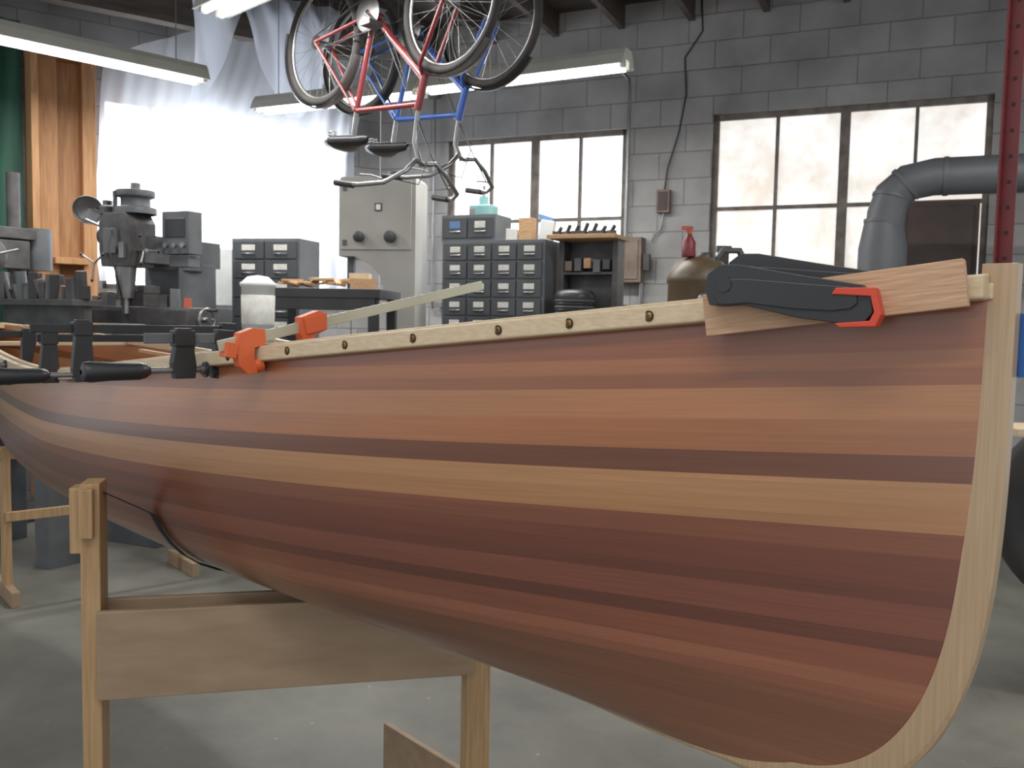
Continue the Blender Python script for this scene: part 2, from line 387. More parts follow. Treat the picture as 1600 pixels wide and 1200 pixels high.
for i,row in enumerate(grid):
    arc=[0]
    for j in range(1,NJ+1): arc.append(arc[-1]+math.dist(row[j],row[j-1]) if 0<i<NI else arc[-1]+abs(row[j][2]-row[j-1][2]))
    zmm=zm(row[NJ//2][0])
    am=None
    for j in range(1,NJ+1):
        if row[j-1][2]<=zmm<=row[j][2]:
            f=(zmm-row[j-1][2])/(row[j][2]-row[j-1][2]+1e-9); am=arc[j-1]+f*(arc[j]-arc[j-1]); break
    if am is None: am=arc[-1]
    for j in range(NJ+1):
        w,o,z=row[j]
        for sgn in (1,-1):
            if j==0 and sgn==-1: V[(i,0,-1)]=V[(i,0,1)]; UVv[(i,0,-1)]=UVv[(i,0,1)]; continue
            V[(i,j,sgn)]=bm.verts.new((w,0 if j==0 else sgn*o,z)); UVv[(i,j,sgn)]=(min(w,LEN-w),am-arc[j])
bm.verts.ensure_lookup_table()
def face(keys):
    vs=[];ks=[]
    for k in keys:
        if V[k] not in vs: vs.append(V[k]); ks.append(k)
    if len(vs)<3: return
    f=bm.faces.new(vs); f.smooth=True
    for lp,k in zip(f.loops,ks): lp[uvl].uv=UVv[k]
for i in range(NI):
    for j in range(NJ):
        face([(i,j,1),(i,j+1,1),(i+1,j+1,1),(i+1,j,1)])
        face([(i,j,-1),(i+1,j,-1),(i+1,j+1,-1),(i,j+1,-1)])
for e_ in (0,NI):
    for j in range(NJ):
        face([(e_,j,1),(e_,j,-1),(e_,j+1,-1),(e_,j+1,1)])
bmesh.ops.recalc_face_normals(bm,faces=bm.faces)
me=D.meshes.new('hull'); bm.to_mesh(me); bm.free(); me.materials.append(hullm)
hull=D.objects.new('hull',me); scn.collection.objects.link(hull); hull.parent=canoe
sd=hull.modifiers.new('shell','SOLIDIFY'); sd.thickness=.006; sd.offset=-1
def sheer_pt(w,sgn,off=0):
    wst=ws(zs(w))+.022
    return (w,sgn*(Bh(dd(w)-wst,LEN/2-wst)+.004+off),zs(w))
for sgn,nm in ((1,'outwale_near'),(-1,'outwale_far')):
    b=Bd(); n=90; pts=[sheer_pt(.03+(LEN-.06)*i/n,sgn,.010) for i in range(n+1)]
    b.sweep(pts,[(-.010,-.024),(.010,-.022),(.010,.008),(-.010,.010)],ash); b.build(nm,None,.003,canoe)
    b=Bd(); n=80; pts=[sheer_pt(.28+(LEN-.56)*i/n,sgn,-.014) for i in range(n+1)]
    b.sweep(pts,[(-.008,-.018),(.008,-.018),(.008,.014),(-.008,.014)],ash); b.build(nm.replace('out','in'),None,.002,canoe)
b=Bd()
for w in (.447,.577,.707,.887,1.055,1.22,1.42):
    p=Vector(sheer_pt(w,1,.0205)); p.z-=.007
    b.lathe(p,(0,1,0),[(.0082,-.002),(.0082,.0008),(.0062,.0010),(.0058,-.0002)],dark,n=18)
    b.lathe(p,(0,1,0),[(.0062,.0),(.0055,.0012),(.002,.0018),(0.0001,.0018)],brass,n=16)
    for r_ in (0.6,2.17):
        b.box(p+Vector((0,.002,0)),(.007,.0008,.0012),dark,rot=(0,r_,0))
b.build('wale_screws',None,0,canoe)
for end in (0,1):
    b=Bd(); prof=[]
    n=60
    for i in range(n+1):
        a_=(i/n)*math.pi/2
        z=ZT-(ZT-ZB)*math.sin(a_)**.55
        prof.append((ws(z),z))
    for k in range(1,14):
        w=WB_+k*.045; f=min(1,k/5); prof.append((w,ZB*(1-f)+f*(zk(w)-.004)))
    vs=[];fs=[]
    for i,(w,z) in enumerate(prof):
        p0=Vector(prof[max(0,i-1)]); p1=Vector(prof[min(len(prof)-1,i+1)]); t=(p1-p0).normalized(); nn=Vector((-t.y,t.x))
        if nn.x<0 and abs(nn.x)>.2: nn=-nn
        if t.x>.9 and nn.y<0: nn=-nn
        run=max(0,(i-n)/13.0); dep=.036*(1-run)+.004; hw=.011*(1-.5*run)
        q=Vector((w,z))+nn*dep
        vs+= [(w,-hw*.75,z),(w,hw*.75,z),(w+nn.x*.006,hw,z+nn.y*.006),(q.x,hw+.0015,q.y),(q.x,-hw-.0015,q.y),(w+nn.x*.006,-hw,z+nn.y*.006)]
    for i in range(len(prof)-1):
        for j in range(6): fs.append((i*6+j,i*6+(j+1)%6,(i+1)*6+(j+1)%6,(i+1)*6+j))
    fs.append(tuple(range(6))); fs.append(tuple(range((len(prof)-1)*6,len(prof)*6)))
    if end: vs=[(LEN-x,y,z if z<1.0 else 1.0+(z-1.0)*.5) for x,y,z in vs]
    b.add(vs,fs,ashend,False); b.build('outer_stem_%d'%(end+1),None,.001,canoe)
    x=.075 if not end else LEN-.075
    b=Bd(); b.box((x,0,zs(x)-.008),(.10,.03,.02),ash); b.build('breasthook_%d'%(end+1),None,.002,canoe)
b=Bd()
for w in (1.15,2.6,4.0):
    hw=sheer_pt(w,1,-.02)[1]; b.box((w,0,zs(w)-.015),(.03,hw*2,.02),ash)
b.build('thwarts',None,.004,canoe)
b=Bd(); b.box((-.012,-.0125,1.183),(.030,.0012,.078),bluetape,rot=(0,.08,0)); b.box((.006,-.0135,1.183),(.026,.001,.078),bluetape); b.build('masking_tape',None,0,canoe)
# block clamped at the sheer
b=Bd()
pA=Vector(sheer_pt(.345,1,.037)); pB=Vector(sheer_pt(.045,1,.040)); pA.z=1.214; pB.z=1.257
d=(pB-pA); L_=d.length; mid=(pA+pB)/2
az=math.atan2(d.y,d.x); el=math.asin(d.z/L_)
BM=Matrix.Translation(mid)@Matrix.Rotation(az,4,'Z')@Matrix.Rotation(-el,4,'Y')
b.box((0,0,0),(L_+.01,.032,.058),cedarblock)
b.build('wood_clamping_block',CM@BM,.0015)
# spring clamp
b=Bd()
def arm(b,y,zo,mat):
    poly=[(-.146,.022),(-.150,.045),(-.144,.064),(-.126,.074),(-.100,.070),(-.02,.044),(.050,.022),(.060,.010),(.060,-.014),(.050,-.024),(.024,-.024),(-.03,-.010),(-.10,.016),(-.130,.018)]
    b.prism([(x,z+zo) for x,z in poly],(0,y,0),(1,0,0),(0,0,1),.022,mat)
    b.prism([(x*.86-.008,(z-.02)*.6+.02+zo) for x,z in poly],(0,y,0),(1,0,0),(0,0,1),.028,mat)
yn=-.030 if (Matrix.Rotation(az,4,'Z').inverted()@Vector((0,1,0))).y<0 else .030
sg=1 if yn>0 else -1
arm(b,yn,-.010,blackpl); arm(b,-yn*2.3,.012,blackpl)
b.cyl((-.095,yn,.036),(-.095,-yn*2.3,.050),.011,blackmt)
b.tube([(-.095+.014*math.cos(k*.8),yn*.4-sg*.004*k*.8,.044+.014*math.sin(k*.8)) for k in range(24)],.0022,steel,n=6)
b.cyl((-.122,yn+sg*.010,.036),(-.122,yn+sg*.016,.036),.010,blackmt)
for (yy,zo) in ((yn,-.010),(-yn*2.3,.0)):
    b.prism([(.014,.014),(.020,.022),(.066,.016),(.070,-.018),(.062,-.032),(.020,-.028),(.014,-.022),(.056,-.024),(.062,-.014),(.060,.006),(.018,.014)],(0,yy,zo),(1,0,0),(0,0,1),.034,orangered)
b.build('spring_clamp',CM@BM,.003)
# ------------------------------------------------------------------ F clamps
def fclamp(name,w,zb,zsp,inner,outer,hl=.13,skew=0.0,tail=.02,barm=blackmt,jawm=blackmt,hm=blackpl):
    o0=sheer_pt(w,1,.020)[1]; b=Bd(); R=Matrix.Translation((w,o0,0))@Matrix.Rotation(skew,4,'Z')
    b.cyl((0,.000,zsp),(0,.006,zsp),.017,blackmt,n=20,R=R); b.cyl((0,.006,zsp),(0,.016,zsp),.010,steel,R=R)
    b.cyl((0,.012,zsp),(0,outer+.05,zsp),.0065,steel,R=R)
    prof=[(.010,outer+.04),(.015,outer+.045),(.019,outer+.06),(.0195,outer+.04+hl*.6),(.022,outer+.04+hl*.9),(.020,outer+.04+hl),(.006,outer+.044+hl)]
    b.lathe((0,0,zsp),(0,1,0),prof,hm,n=12,R=R); b.cyl((0,outer+.038,zsp),(0,outer+.041,zsp),.010,hm,R=R)
    jo=outer*.62
    b.prism([(jo-.024,zsp-.018),(jo+.020,zsp-.018),(jo+.026,zsp+.015),(jo+.016,zb+.010),(jo+.016,zb+.034),(jo-.016,zb+.034),(jo-.020,zb+.0),(jo-.026,zsp+.012)],(0,0,0),(0,1,0),(0,0,1),.024,jawm,R=R)
    b.box((0,jo,zb+.012),(.032,.045,.034),jawm,R=R)
    y0=-inner-.03; y1=outer+tail
    b.box((0,(y0+y1)/2,zb+.012),(.007,y1-y0,.022),barm,R=R)
    b.prism([(y0-.01,zb+.030),(y0+.03,zb+.032),(y0+.034,zb-.006),(y0+.034,zsp-.02),(y0+.008,zsp-.02),(y0-.012,zb-.01)],(0,0,0),(0,1,0),(0,0,1),.024,jawm,R=R)
    b.cyl((0,y0+.03,zsp-.004),(0,y0+.04,zsp-.004),.015,jawm,R=R)
    return b.build(name,CM,.002)
fclamp('bar_clamp',1.50,zs(1.50)+.026,zs(1.50)-.030,.02,.085,hl=.13,tail=.05,barm=greyd)
fclamp('bar_clamp',1.98,zs(1.98)+.085,zs(1.98)-.018,.30,.10,hl=.13,tail=.08)
fclamp('bar_clamp',2.36,zs(2.36)+.085,zs(2.36)-.012,.36,.03,hl=.06)
fclamp('bar_clamp',2.95,zs(2.95)+.085,zs(2.95)-.006,.05,.11,hl=.13)
# orange clamp with long zinc bar
b=Bd(); w=1.32; o0=sheer_pt(w,1,.020)[1]; z0=zs(w)
R=Matrix.Translation((w,o0,z0+.014))@Matrix.Rotation(-.215,4,'X')
b.box((0,-.27,.012),(.006,.70,.022),galv,R=R)
for k in range(0,26): b.box((0,-.58+.022*k,.0235),(.0064,.004,.0015),steel,R=R)
b.prism([(.035,.030),(.050,.006),(.050,-.035),(.036,-.055),(.016,-.058),(.010,-.046),(.016,-.030),(.010,-.006),(-.016,-.004),(-.020,.026),(.004,.034)],(0,0,0),(0,1,0),(0,0,1),.026,orange,R=R)
b.box((0,.060,.0),(.034,.022,.03),orange,R=R,rot=(.4,0,0))
b.cyl((0,.016,-.044),(0,-.002,-.044),.016,orange,R=R)
b.prism([(-.150,.040),(-.105,.034),(-.098,.0),(-.104,-.045),(-.122,-.052),(-.128,-.010),(-.160,-.004),(-.168,.030)],(0,0,0),(0,1,0),(0,0,1),.028,orange,R=R)
b.box((0,-.135,.014),(.036,.05,.034),orange,R=R); b.cyl((0,-.10,-.04),(0,-.112,-.04),.016,orange,R=R)
b.build('quick_grip_clamp',CM,.003)
b=Bd()
b.sweep([(1.15+.12*i,-.30-.01*i,zs(1.15+.12*i)+.035+.004*i) for i in range(16)],[(-.012,-.006),(.012,-.006),(.012,.006),(-.012,.006)],ash)
b.sweep([(1.5+.12*i,-.16+.01*i,zs(1.5+.12*i)+.03) for i in range(14)],[(-.010,-.006),(.010,-.006),(.010,.006),(-.010,.006)],pine)
b.build('wood_strips',CM,.001)
# ------------------------------------------------------------------ cradle horse + sling
P1=Vector((-1.02,2.17,0)); P2=Vector((-.083,2.385,0)); HM=FR(P1,(P2-P1)); HL=(P2-P1).length
ca=(HM.to_3x3().inverted()@Vector((.669,-.743,0)))
b=Bd()
b.box((0,0,.245),(.045,.085,1.09),fir); b.box((HL,0,.19),(.065,.085,.98),fir)
b.box((-.028,-.012,.70),(.036,.06,.16),fir); b.box((-.004,-.05,.72),(.03,.03,.12),fir)
b.box((HL/2+.0,-.052,.37),(HL-.03,.018,.22),ply); b.box((HL/2,.052,.37),(HL-.03,.018,.22),ply)
rz=math.atan2(ca.y,ca.x); cv=Vector((ca.x,ca.y,0))
b.box(Vector((HL,0,FLOOR+.125))-cv*.10,(.66,.02,.25),ply,rot=(0,0,rz))
b.box(Vector((0,0,FLOOR+.06))-cv*.02,(.60,.02,.12),ply,rot=(0,0,rz))
b.build('canoe_cradle',HM,.003)
b=Bd(); vs=[];fs=[]
wst=.05
path=[(1.89,.50,.775),(1.89,.475,.76)]
for h in (.34,.26,.19,.13,.08,.04,.02,.008,.002):
    p=sect(1.88,h,wst); path.append((1.88,p[1]+.006,p[2]-.002))
for k,h in enumerate((.002,.01,.03,.06,.10,.16,.24,.32)):
    w=1.86-.05*k; p=sect(w,h,wst); path.append((w,-p[1]-.005,p[2]-.002))
path.append((1.46,-.34,.68)); n=len(path)
for (w,o,z) in path:
    for dw in (-.016,.016): vs.append((w+dw,o,z))
for i in range(n-1): fs.append((2*i,2*i+1,2*i+3,2*i+2))
b.add(vs,fs,strapm,True); o=b.build('sling_strap',CM); q=o.modifiers.new('t','SOLIDIFY'); q.thickness=.003
T1=Vector((-2.62,4.6,0)); T2=Vector((-1.92,5.2,0)); TM=FR(T1,(T2-T1)); TL=(T2-T1).length
b=Bd()
b.box((0,0,.10),(.04,.07,.80),fir); b.box((TL,0,.10),(.04,.07,.80),fir); b.box((TL/2,0,.466),(TL+.1,.05,.06),fir)
b.box((TL/2,-.045,.14),(TL+.02,.02,.05),fir)
for x in (0,TL): b.box((x,0,FLOOR+.04),(.04,.4,.08),ply)
b.build('trestle',TM,.003)
# ------------------------------------------------------------------ bicycles
def bike(name,paint,M,hbz=0.10):
    b=Bd(); ra=Vector((-.47,0,.34)); fa=Vector((.60,0,.34)); bb=Vector((0,0,.28))
    st=Vector((-.15,0,.76)); ht=Vector((.37,0,.80)); hb=Vector((.41,0,.68)); Y=Vector((0,1,0))
    for c in (ra,fa):
        b.torus(c,Y,.325,.022,rubber,n=48,k=8); b.torus(c,Y,.300,.009,chrome,n=48,k=6)
        b.cyl(c-Y*.045,c+Y*.045,.018,chrome,n=12)
        for k in range(28):
            a=2*math.pi*k/28; s_=.035*(1 if k%2 else -1); a2=a+.35*(1 if k%4<2 else -1)
            b.cyl(c+Vector((.018*math.cos(a2),s_,.018*math.sin(a2))),c+Vector((.30*math.cos(a),0,.30*math.sin(a))),.0011,chrome,n=4)
    for c,a0,a1 in ((ra,20,200),(fa,40,170)):
        vs=[];fs=[];n=24
        for i in range(n+1):
            a=math.radians(a0+(a1-a0)*i/n)
            for (dy,r) in ((-.028,.352),(-.018,.362),(.018,.362),(.028,.352)): vs.append(c+Vector((r*math.cos(a),dy,r*math.sin(a))))
        for i in range(n):
            for j in range(3): fs.append((i*4+j,i*4+j+1,(i+1)*4+j+1,(i+1)*4+j))
        b.add(vs,fs,blackmt if paint is bluep else chrome,True)
    b.cyl(bb,st,.016,paint); b.cyl(st,ht,.015,paint); b.cyl(bb,hb,.018,paint); b.cyl(hb-Vector((-.01,0,.03)),ht+Vector((-.01,0,.03)),.021,paint)
    b.cyl(bb-Y*.04,bb+Y*.04,.024,paint)
    for s_ in (-1,1):
        b.tube([bb+Y*.03*s_,ra+Y*.055*s_],.010,paint,n=8); b.tube([st+Y*.015*s_,ra+Y*.055*s_],.008,paint,n=8)
        b.tube([hb+Y*.015*s_-Vector((0,0,.02)),hb+Y*.05*s_-Vector((-.02,0,.06)),fa+Y*.052*s_-Vector((.03,0,-.05)),fa+Y*.052*s_],.011,paint,n=8)
    b.cyl(st,st+Vector((-.03,0,.13)),.013,chrome)
    sc=st+Vector((-.05,0,.16))
    vs=[];fs=[];sec=[(-.13,.05,.02),(-.12,.10,.035),(-.06,.115,.05),(0,.08,.045),(.07,.035,.035),(.13,.022,.03),(.15,.008,.012)]
    for (x,hw,hh) in sec:
        for k in range(12):
            a=2*math.pi*k/12; vs.append(sc+Vector((x,hw*math.cos(a),hh*math.sin(a)*(1 if math.sin(a)>0 else .7))))
    for i in range(len(sec)-1):
        for k in range(12): fs.append((i*12+k,i*12+(k+1)%12,(i+1)*12+(k+1)%12,(i+1)*12+k))
    fs.append(tuple(range(12))); b.add(vs,fs,blackpl,True)
    for s_ in (-1,1): b.torus(sc+Vector((-.09,.06*s_,-.05)),(0,0,1),.022,.004,chrome,n=16,k=6); b.torus(sc+Vector((-.09,.06*s_,-.035)),(0,0,1),.022,.004,chrome,n=16,k=6)
    b.tube([ht,ht+Vector((-.03,0,.12+hbz*.5)),ht+Vector((.02,0,.17+hbz))],.013,chrome)
    hc=ht+Vector((.04,0,.17+hbz))
    for s_ in (-1,1):
        b.tube([hc,hc+Vector((.02,.07*s_,-.01)),hc+Vector((.03,.14*s_,.05)),hc+Vector((-.01,.25*s_,.12)),hc+Vector((-.12,.32*s_,.13)),hc+Vector((-.26,.33*s_,.11))],.0125,chrome,n=8)
        b.cyl(hc+Vector((-.16,.322*s_,.128)),hc+Vector((-.29,.332*s_,.105)),.017,blackpl,n=10)
        b.tube([hc+Vector((-.02,.25*s_,.10)),hc+Vector((-.08,.27*s_,.08)),hc+Vector((-.16,.28*s_,.07))],.005,steel,n=6)
        b.tube([hc+Vector((-.02,.2*s_,.09)),hc+Vector((.08,.1*s_,.12)),hc+Vector((.05,0,-.05)),bb+Vector((.1,.02*s_,.1))],.003,blackpl,n=5)
    b.lathe(bb+Y*.045,(0,1,0),[(.02,0),(.095,.0),(.098,.002),(.095,.004),(.02,.004)],chrome,n=36)
    for s_ in (-1,1):
        e_=bb+Vector((.16*s_*.8,.07*s_,.10*s_)); b.cyl(bb+Y*.06*s_,e_,.009,chrome); b.box(e_+Vector((0,.05*s_,0)),(.08,.09,.024),blackpl)
    b.tube([bb+Vector((0,.048,.095)),ra+Vector((0,.048,.038))],.005,blackmt,n=5); b.tube([bb+Vector((0,.048,-.095)),ra+Vector((0,.048,-.038))],.005,blackmt,n=5)
    b.lathe(ra+Y*.045,(0,1,0),[(.01,0),(.04,.0),(.04,.006),(.01,.006)],blackmt,n=20)
    for c in (ra,fa): b.tube([c-Vector((0,0,.30)),(c.x,0,-(CEIL-M.translation.z))],.004,blackmt,n=5)
    return b.build(name,M)
def bikeM(rear,head,zground):
    h=Vector((head[0],head[1],0)).normalized()
    base=FR((0,0,0),(h.x,h.y))@Matrix.Rotation(math.pi,4,'X')
    o=Vector((rear[0],rear[1],0))+h*.47
    return Matrix.Translation((o.x,o.y,zground))@base
bike('bicycle',redp,bikeM((-1.12,5.25),(.73,-.68),3.10),.14)
bike('bicycle',bluep,bikeM((-.96,5.62),(.76,-.65),3.14),.08)
# ------------------------------------------------------------------ red perforated upright, hung from the ceiling
b=Bd()
b.box((0,0,2.35),(.006,.045,3.1),redpost); b.box((.022,.0225,2.35),(.045,.006,3.1),redpost)
b.box((.0,0,CEIL-.01),(.14,.14,.01),redpost)
for k in range(36):
    z=.85+.085*k
    b.cyl((-.0045,-.002,z),(.0045,-.002,z),.007,dark,n=10); b.cyl((.022,.018,z),(.022,.027,z),.007,dark,n=10)
b.build('perforated_upright',FR((1.625,3.05,0),(math.cos(-.75),math.sin(-.75))))
# ------------------------------------------------------------------ stove pipe + stove
b=Bd()
pts=[(4.3,5.05,2.17),(3.6,5.36,2.17),(2.66,5.78,2.17),(2.52,5.84,2.14),(2.44,5.88,2.06),(2.41,5.89,1.95),(2.40,5.9,1.75),(2.40,5.9,.75)]
b.tube(pts,.118,duct,n=24)
a=Vector((4.3,5.05,2.17)); d=Vector((2.66,5.78,2.17))-a; dn=d.normalized()
for x in (3.3,2.72):
    p=a+d*((4.3-x)/(4.3-2.66)); b.cyl(p-dn*.015,p+dn*.015,.124,duct,n=24)
b.cyl((2.52,5.84,2.14),(2.50,5.85,2.12),.123,duct,n=24); b.cyl((2.44,5.88,2.06),(2.435,5.88,2.04),.123,duct,n=24)
for z in (1.9,1.72,1.2): b.cyl((2.40,5.9,z-.012),(2.40,5.9,z+.012),.14 if z<1.8 else .124,duct,n=24)
b.lathe((2.40,5.9,1.0),(0,0,1),[(.118,.9),(.15,.72),(.15,0)],duct,n=24)
b.box((2.40,5.9,.35),(.7,.6,.75),iron); b.box((2.3,5.58,.4),(.3,.03,.3),iron)
for sx in(-.28,.28):
    for sy in (-.24,.24): b.box((2.4+sx,5.9+sy,-.16),(.05,.05,.29),iron)
b.build('wood_stove',None,.004)
# ------------------------------------------------------------------ wall fittings
b=Bd(); b.box((-.70,-.07,1.74),(.33,.13,.38),rust); b.box((-.70,-.14,1.74),(.28,.01,.33),rust); b.box((-.50,-.08,1.72),(.06,.05,.14),iron)
b.cyl((-.70,-.05,1.93),(-.70,-.05,3.15),.014,steel); b.tube([(-.70,-.05,3.15),(-.71,-.05,3.26),(-.78,-.05,3.34),(-.9,-.05,3.36),(-1.6,-.05,3.36)],.014,steel)
b.cyl((-.55,-.05,1.55),(-.55,-.05,1.0),.016,steel); b.build('fuse_box',BWM,.006)
b=Bd(); b.box((-.38,-.04,2.23),(.11,.07,.19),rust); b.box((-.38,-.078,2.23),(.08,.008,.15),darkpanel)
b.tube([(-.38,-.03,2.32),(-.36,-.03,2.5),(-.27,-.03,2.8),(-.22,-.03,3.1),(-.24,-.03,3.4),(-.10,-.03,3.6),(-.12,-.03,3.88)],.009,blackpl,n=6)
b.tube([(-.38,-.03,2.14),(-.40,-.03,2.0),(-.46,-.03,1.95),(-.48,-.03,1.9)],.009,steel,n=6); b.build('switch_box',BWM,.003)
b=Bd(); b.cyl((-2.58,-.05,1.3),(-2.58,-.05,3.3),.013,steel); b.box((-2.58,-.06,3.3),(.1,.07,.1),steel); b.build('electrical_conduit',BWM)
# ------------------------------------------------------------------ drawer cabinets
def cabinet(b,x,y,z,w,d,h,cols,rows):
    b.box((x,y+d/2,z+h/2),(w,d,h),cab)
    cw=(w-.03)/cols; rh=(h-.03)/rows
    for i in range(cols):
        for j in range(rows):
            cx=x-w/2+.015+cw*(i+.5); cz=z+.015+rh*(j+.5)
            b.box((cx,y-.006,cz),(cw-.012,.02,rh-.014),cabd)
            lm=random.choice([label]*12+[redlab,bluelab])
            b.box((cx,y-.0175,cz+rh*.12),(cw*.42,.003,rh*.30),lm)
            b.tube([(cx-cw*.2,y-.015,cz-rh*.18),(cx-cw*.15,y-.032,cz-rh*.2),(cx+cw*.15,y-.032,cz-rh*.2),(cx+cw*.2,y-.015,cz-rh*.18)],.006,steel,n=6)
def bench(b,x,y,z,w,d,topm,legm):
    b.box((x,y,z-.03),(w,d,.06),topm)
    for sx in (-1,1):
        for sy in (-1,1): b.box((x+sx*(w/2-.05),y+sy*(d/2-.05),(z-.06+FLOOR)/2),(.06,.06,z-.06-FLOOR),legm)
    b.box((x,y,FLOOR+.25),(w-.12,d-.1,.03),legm)
KM=FR((-.17,6.55,0),(.9135,-.4067))
b=Bd(); bench(b,.35,.22,.95,1.7,.6,pine,fir2); b.build('workbench',KM,.004)
b=Bd(); cabinet(b,.02,-.02,.952,.82,.34,.83,4,6); b.build('parts_cabinet',KM,.002)
b=Bd(); cabinet(b,-.20,.02,1.785,.44,.28,.19,2,1); b.build('parts_cabinet',KM,.002)
b=Bd(); b.box((.70,.12,1.795),(.50,.34,.028),pine)
for x in (.50,.90): b.box((x,.20,1.365),(.04,.16,.83),iron)
b.box((.70,.27,1.365),(.40,.02,.83),iron); b.box((.70,.2,1.55),(.38,.16,.02),iron)
for k in range(5): b.box((.56+k*.07,.16,1.60+.01*(k%3)),(.05,.12,.07+.02*(k%2)),(rust,greyd,pine,cab,iron)[k])
b.build('tool_shelf',KM,.002)
b=Bd()
for k in range(7):
    x=.50+k*.065; h=.03+.03*random.random(); b.cyl((x,.05,1.83),(x+.03,.03,1.83+h),.014,iron,n=8)
    b.box((x,.02,1.822),(.05,.10,.025),iron,rot=(0,0,random.random()))
b.build('hand_tools',KM)
b=Bd(); b.box((-.14,.15,2.015),(.18,.14,.08),teal); b.cyl((-.14,.15,2.05),(-.14,.15,2.12),.035,teal); b.cyl((-.14,.15,2.12),(-.14,.15,2.20),.012,steel); b.box((-.20,.1,2.005),(.05,.05,.06),steel); b.build('teal_motor',KM,.01)
b=Bd(); b.box((.24,.1,1.865),(.10,.10,.16),pine); b.box((.13,.08,1.825),(.08,.12,.08),label,rot=(0,0,.3)); b.build('wood_offcuts',KM,.003)
b=Bd(); b.box((.37,.16,1.86),(.10,.08,.14),white,rot=(0,.15,.2)); b.box((.36,.16,1.95),(.11,.05,.03),bluelab,rot=(0,.3,.2)); b.build('cardboard_cartons',KM,.003)
b=Bd()
b.lathe((.66,-.02,1.30),(0,0,1),[(0.001,-.34),(.13,-.34),(.13,-.1),(.135,.05),(.145,.08),(.12,.12),(.05,.13),(.001,.13)],blackpl,n=28)
for k in range(6): b.torus((.66,-.02,1.24+k*.022),(0,0,1),.13,.012,greyd if k%2 else blackpl,n=28,k=6)
b.build('hose_coil',KM)
M2=FR((-1.74,6.5,0),(.97,-.24))
b=Bd(); bench(b,-.06,.17,.9,.62,.42,greyd,iron); b.build('workbench',M2,.004)
b=Bd(); cabinet(b,-.06,0,.902,.54,.32,.86,2,6); b.build('parts_cabinet',M2,.002)
# ------------------------------------------------------------------ band saw
b=Bd(); SM=FR((-1.00,6.85,0),(.985,-.17))
b.prism([(-.29,1.66),(-.29,2.22),(-.27,2.245),(.28,2.245),(.30,2.22),(.30,.70),(.08,.70),(.08,1.35),(.03,1.52),(-.05,1.60),(-.17,1.66)],(0,0,0),(1,0,0),(0,0,1),.32,greym)
b.box((0,-.165,1.96),(.54,.015,.50),greym); b.box((.0,0,.25),(.60,.36,1.05),greym); b.box((0,-.19,.25),(.54,.02,.9),greym); b.box((0,0,FLOOR+.04),(.66,.42,.08),greyd)
b.box((-.08,-.10,.83),(.52,.55,.035),steel); b.box((-.05,0,.79),(.16,.2,.10),iron)
b.box((-.24,-.02,1.53),(.05,.05,.30),greyd); b.box((-.24,-.02,1.36),(.08,.08,.05),blackpl); b.box((-.24,-.02,1.1),(.004,.016,.56),steel)
for x,r in ((-.12,.04),(.12,.045)):
    b.lathe((x,-.17,1.80),(0,-1,0),[(.012,0),(.012,.02),(r,.022),(r,.05),(.01,.055),(.001,.055)],blackpl,n=20)
b.box((.02,-.176,2.02),(.055,.004,.06),blackpl); b.box((.02,-.179,2.02),(.035,.002,.04),label)
b.box((-.24,-.176,2.16),(.03,.01,.04),iron); b.box((-.24,-.176,1.76),(.03,.01,.04),iron)
b.lathe((.1,0,2.245),(0,0,1),[(.02,0),(.02,.03),(.06,.035),(.06,.055),(.001,.06)],blackpl,n=18)
b.build('band_saw',SM,.005)
TBM=FR((-1.27,5.85,0),(.99,-.12))
b=Bd(); bench(b,.05,.12,1.385,.80,.55,blackmt,blackmt); b.box((.05,-.14,1.30),(.74,.02,.10),blackmt); b.build('steel_table',TBM,.004)
b=Bd()
for k in range(22):
    b.box((-.22+random.random()*.34,.02+random.random()*.2,1.415+random.random()*.04),(.10+random.random()*.1,.03+random.random()*.03,.014),pine,rot=(random.uniform(-.12,.12),random.uniform(-.2,.2),random.random()*3))
b.box((.27,.1,1.422),(.17,.14,.07),pine,rot=(0,0,.3)); b.box((.25,.1,1.475),(.13,.1,.035),ash,rot=(0,0,.1))
b.build('wood_scraps',TBM,.001)
bx,by=-1.50,5.28
b=Bd(); b.lathe((bx,by,0),(0,0,1),[(.001,.9),(.085,.9),(.096,1.37),(.104,1.375),(.104,1.395),(.092,1.40),(.06,1.43),(.001,1.44)],white,n=28)
b.lathe((bx,by,0),(0,0,1),[(.09,1.15),(.0935,1.16),(.0975,1.32),(.09,1.33)],label,n=28)
b.box((bx,by,.3),(.28,.28,1.2),greyd); b.build('plastic_bucket')
# ------------------------------------------------------------------ milling machine
b=Bd(); MM=FR((-2.42,6.05,0),(.92,-.39))
b.box((0,.1,FLOOR+.08),(.6,.8,.16),greyd); b.prism([(-.17,-.2),(.17,-.2),(.15,1.55),(-.15,1.55)],(0,.25,0),(1,0,0),(0,0,1),.36,greyd)
b.box((0,-.1,.75),(.28,.45,.36),greyd); b.cyl((0,-.15,-.2),(0,-.15,.6),.05,steel); b.box((0,-.12,1.02),(.36,.34,.12),greyd)
b.box((.02,-.12,1.18),(.95,.22,.09),iron); b.box((.02,-.12,1.235),(.95,.18,.02),steel)
for sx in (-1,1):
    b.torus((.02+sx*.54,-.12,1.17),(1,0,0),.07,.010,steel,n=24,k=8); b.cyl((.02+sx*.46,-.12,1.17),(.02+sx*.56,-.12,1.17),.018,steel); b.cyl((.02+sx*.55,-.12,1.23),(.02+sx*.62,-.12,1.23),.010,blackpl)
    b.cyl((.02+sx*.54,-.18,1.17),(.02+sx*.54,-.06,1.17),.008,steel)
b.torus((0,-.38,.98),(0,1,0),.08,.010,steel,n=24,k=8); b.cyl((0,-.3,.98),(0,-.4,.98),.02,steel)
